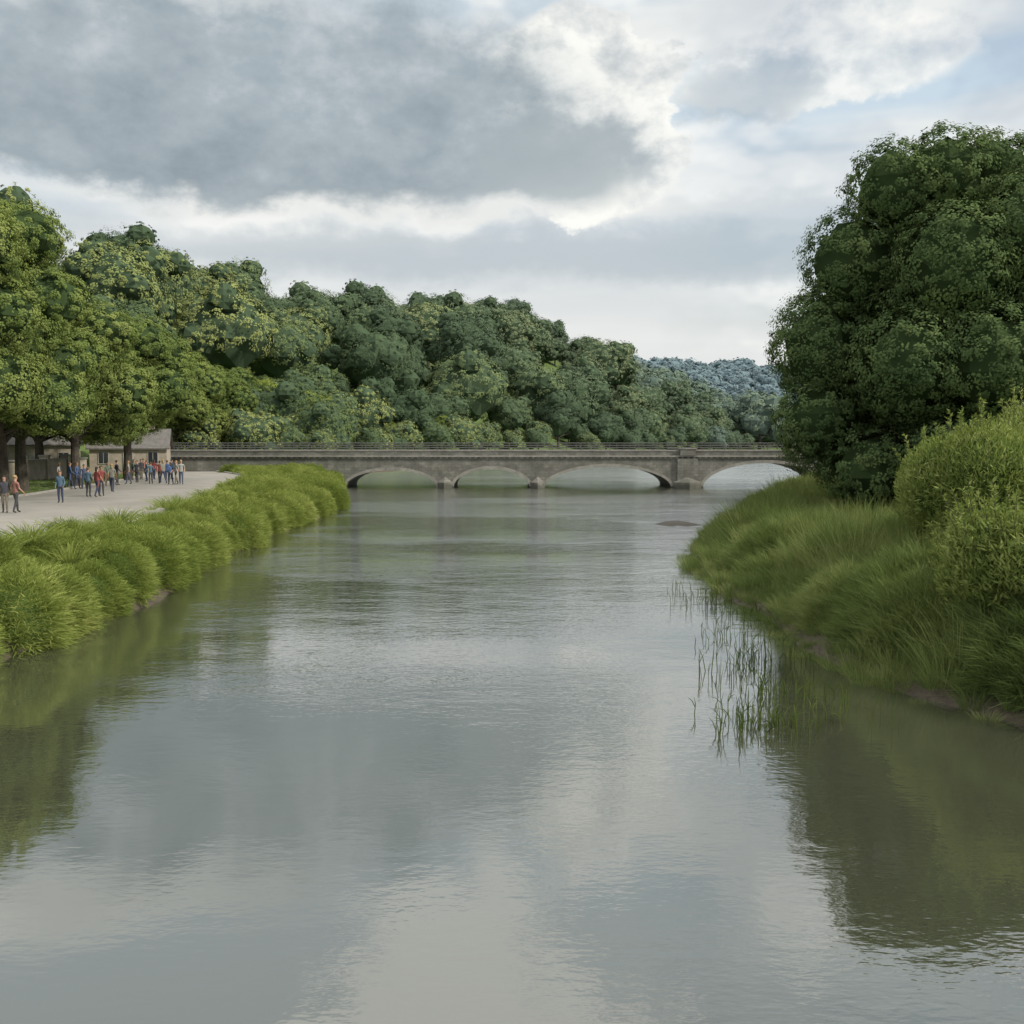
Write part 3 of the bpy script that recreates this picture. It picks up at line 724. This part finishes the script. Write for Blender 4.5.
for k in range(2): P_.append((108+k*9,486+random.uniform(-2,2),random.uniform(0,6.28)))
for k,(px,fy,rot) in enumerate(P_):
    d=(CAMH-ZP-.03)*F/(fy-HZ); x=(px-512)/F*d
    o=bpy.data.objects.new('person',pm[(k*5+3)%14]); s=random.uniform(.93,1.03); o.scale=(s,s,s)
    z=ZP+.03 if x>float(pl(d,XPl)) else gz(x,d)
    o.location=(x,d,z); o.rotation_euler=(0,0,rot); link(o)
# ---------------------------------------------------------------- sky / light
w=bpy.data.worlds.new('World'); sc.world=w; w.use_nodes=True; nt=w.node_tree; L=nt.links; nt.nodes.clear()
try: w.cycles.sampling_method='NONE'
except Exception as e: print(e)
out=nt.nodes.new('ShaderNodeOutputWorld')
SUN=Vector((.74,-.30,.62)).normalized()
el=math.asin(SUN.z); az=math.atan2(SUN.x,SUN.y)
sky=nt.nodes.new('ShaderNodeTexSky'); sky.sky_type='NISHITA'; sky.sun_disc=False; sky.sun_elevation=el; sky.sun_rotation=az; sky.air_density=1.2; sky.dust_density=1.5
bg1=nt.nodes.new('ShaderNodeBackground'); bg1.inputs[1].default_value=.12; L.new(sky.outputs[0],bg1.inputs[0])
D=nt.nodes.new('ShaderNodeTexCoord').outputs['Generated']
sp=nt.nodes.new('ShaderNodeSeparateXYZ'); L.new(D,sp.inputs[0])
A=lambda *a,**k: mth(nt,*a,**k)
u=A('ARCTAN2',sp.outputs[0],sp.outputs[1])
hyp=A('SQRT',A('ADD',A('MULTIPLY',sp.outputs[0],sp.outputs[0]),A('MULTIPLY',sp.outputs[1],sp.outputs[1])))
v=A('ARCTAN2',sp.outputs[2],hyp)
def comb(a,b_,c_=0.):
    n=nt.nodes.new('ShaderNodeCombineXYZ')
    for i,x in enumerate((a,b_,c_)):
        if isinstance(x,(int,float)): n.inputs[i].default_value=x
        else: L.new(x,n.inputs[i])
    return n.outputs[0]
def nz(su,sv,off,detail=6,rough=.55): return noise(nt,comb(A('ADD',A('MULTIPLY',u,su),off),A('MULTIPLY',v,sv),off*.37),1,detail,rough)
nA=nz(5,8,3.1,4,.58); nB=nz(4,9,9.7,4,.55); nC=nz(15,22,5.3,5,.62); nS=nz(2.2,13,1.7,4,.5)
c5=lambda n,a: A('MULTIPLY',A('SUBTRACT',n,.5),a)
uw=A('ADD',u,A('ADD',c5(nA,.14),c5(nC,.10))); vw=A('ADD',v,A('ADD',c5(nB,.05),c5(nC,.065)))
def ell(cu,cv,ru,rv,lo,hi,uu=uw,vv=vw,rvb=None):
    a=A('DIVIDE',A('SUBTRACT',uu,cu),ru); dv=A('SUBTRACT',vv,cv)
    b_=A('DIVIDE',dv,rv)
    if rvb: b_=A('MAXIMUM',b_,A('DIVIDE',A('MULTIPLY',dv,-1.),rvb))
    q=A('SQRT',A('ADD',A('MULTIPLY',a,a),A('MULTIPLY',b_,b_)))
    return sstep(nt,q,lo,hi,1.,0.)
col=ramp(nt,v,[(0.0,(.76,.78,.78)),(.10,(.80,.81,.80)),(.17,(.64,.69,.72)),(.30,(.60,.72,.82)),(.42,(.58,.67,.74)),(.58,(.58,.62,.64)),(.8,(1.5,1.49,1.43)),(1.0,(2.1,2.06,1.96))])  # overhead stops, above the view, brightened to lift ambient light and shadows
col=mixc(nt,A('MULTIPLY',sstep(nt,nS,.42,.62),sstep(nt,v,.5,.4)),col,(.84,.86,.85))
col=mixc(nt,A('MULTIPLY',A('MULTIPLY',sstep(nt,nB,.50,.59),.8),sstep(nt,v,.85,.65)),col,(1.0,1.0,.97))
# grey stratus bands low down
col=mixc(nt,A('MULTIPLY',ell(.02,.175,.55,.030,.4,1.3),.75),col,(.51,.57,.61))
col=mixc(nt,A('MULTIPLY',ell(-.12,.218,.36,.012,.3,1.5),.8),col,(.82,.83,.81))
col=mixc(nt,A('MULTIPLY',ell(.33,.20,.16,.03,.4,1.4),.5),col,(.57,.63,.67))
# bright cumulus on the right with grey belly
br4=ell(.30,.335,.13,.045,.86,1.02); col=mixc(nt,A('MULTIPLY',br4,.85),col,ramp(nt,nC,[(.35,(.66,.71,.74)),(.6,(.98,.98,.94))]))
dk3=ell(.24,.315,.075,.03,.4,1.15); col=mixc(nt,A('MULTIPLY',dk3,.75),col,(.49,.56,.61))
# bright cumulus shoulder
br_=ell(.06,.295,.115,.095,.94,1.01)
col=mixc(nt,br_,col,ramp(nt,nC,[(.32,(.68,.71,.72)),(.55,(1.0,1.0,.95))]))
br2=ell(-.47,.275,.10,.04,.5,1.1); col=mixc(nt,br2,col,(.80,.81,.78))
# dark cloud, flat base
dk=ell(-.25,.270,.42,.165,.64,1.04,rvb=.058)
dcol=ramp(nt,A('ADD',nC,A('ADD',c5(nA,.6),A('MULTIPLY',A('SUBTRACT',v,.27),1.5))),[(.25,(.265,.325,.365)),(.60,(.39,.455,.495)),(.95,(.64,.68,.71))])
col=mixc(nt,A('MULTIPLY',dk,.96),col,dcol)
dk2=ell(.05,.262,.10,.050,.55,1.06); col=mixc(nt,A('MULTIPLY',dk2,.85),col,(.41,.47,.50))
br3=ell(-.36,.40,.20,.03,.3,1.3); col=mixc(nt,A('MULTIPLY',br3,.7),col,(.74,.77,.77))
bg2=nt.nodes.new('ShaderNodeBackground'); bg2.inputs[1].default_value=1.0; L.new(col,bg2.inputs[0])
gap=A('MULTIPLY',sstep(nt,nA,.42,.60,.35,0.),sstep(nt,u,.05,.3))
mxs=nt.nodes.new('ShaderNodeMixShader'); L.new(gap,mxs.inputs[0]); L.new(bg2.outputs[0],mxs.inputs[1]); L.new(bg1.outputs[0],mxs.inputs[2])
L.new(mxs.outputs[0],out.inputs[0])
ld=bpy.data.lights.new('sun','SUN'); ld.energy=4.0; ld.angle=math.radians(4); ld.color=(1,.94,.82)
lo=bpy.data.objects.new('sun',ld); lo.rotation_euler=SUN.to_track_quat('Z','Y').to_euler(); lo.location=(60,-40,80); link(lo)
# ---------------------------------------------------------------- camera
cd=bpy.data.cameras.new('camera'); cam=bpy.data.objects.new('camera',cd); link(cam)
cd.sensor_width=36; cd.lens=36; cd.clip_end=8000; cd.clip_start=.1
cam.location=(0,0,CAMH); cam.rotation_euler=(math.radians(90)-math.atan(72/1024),0,0)
sc.camera=cam
print('trees',cnt)
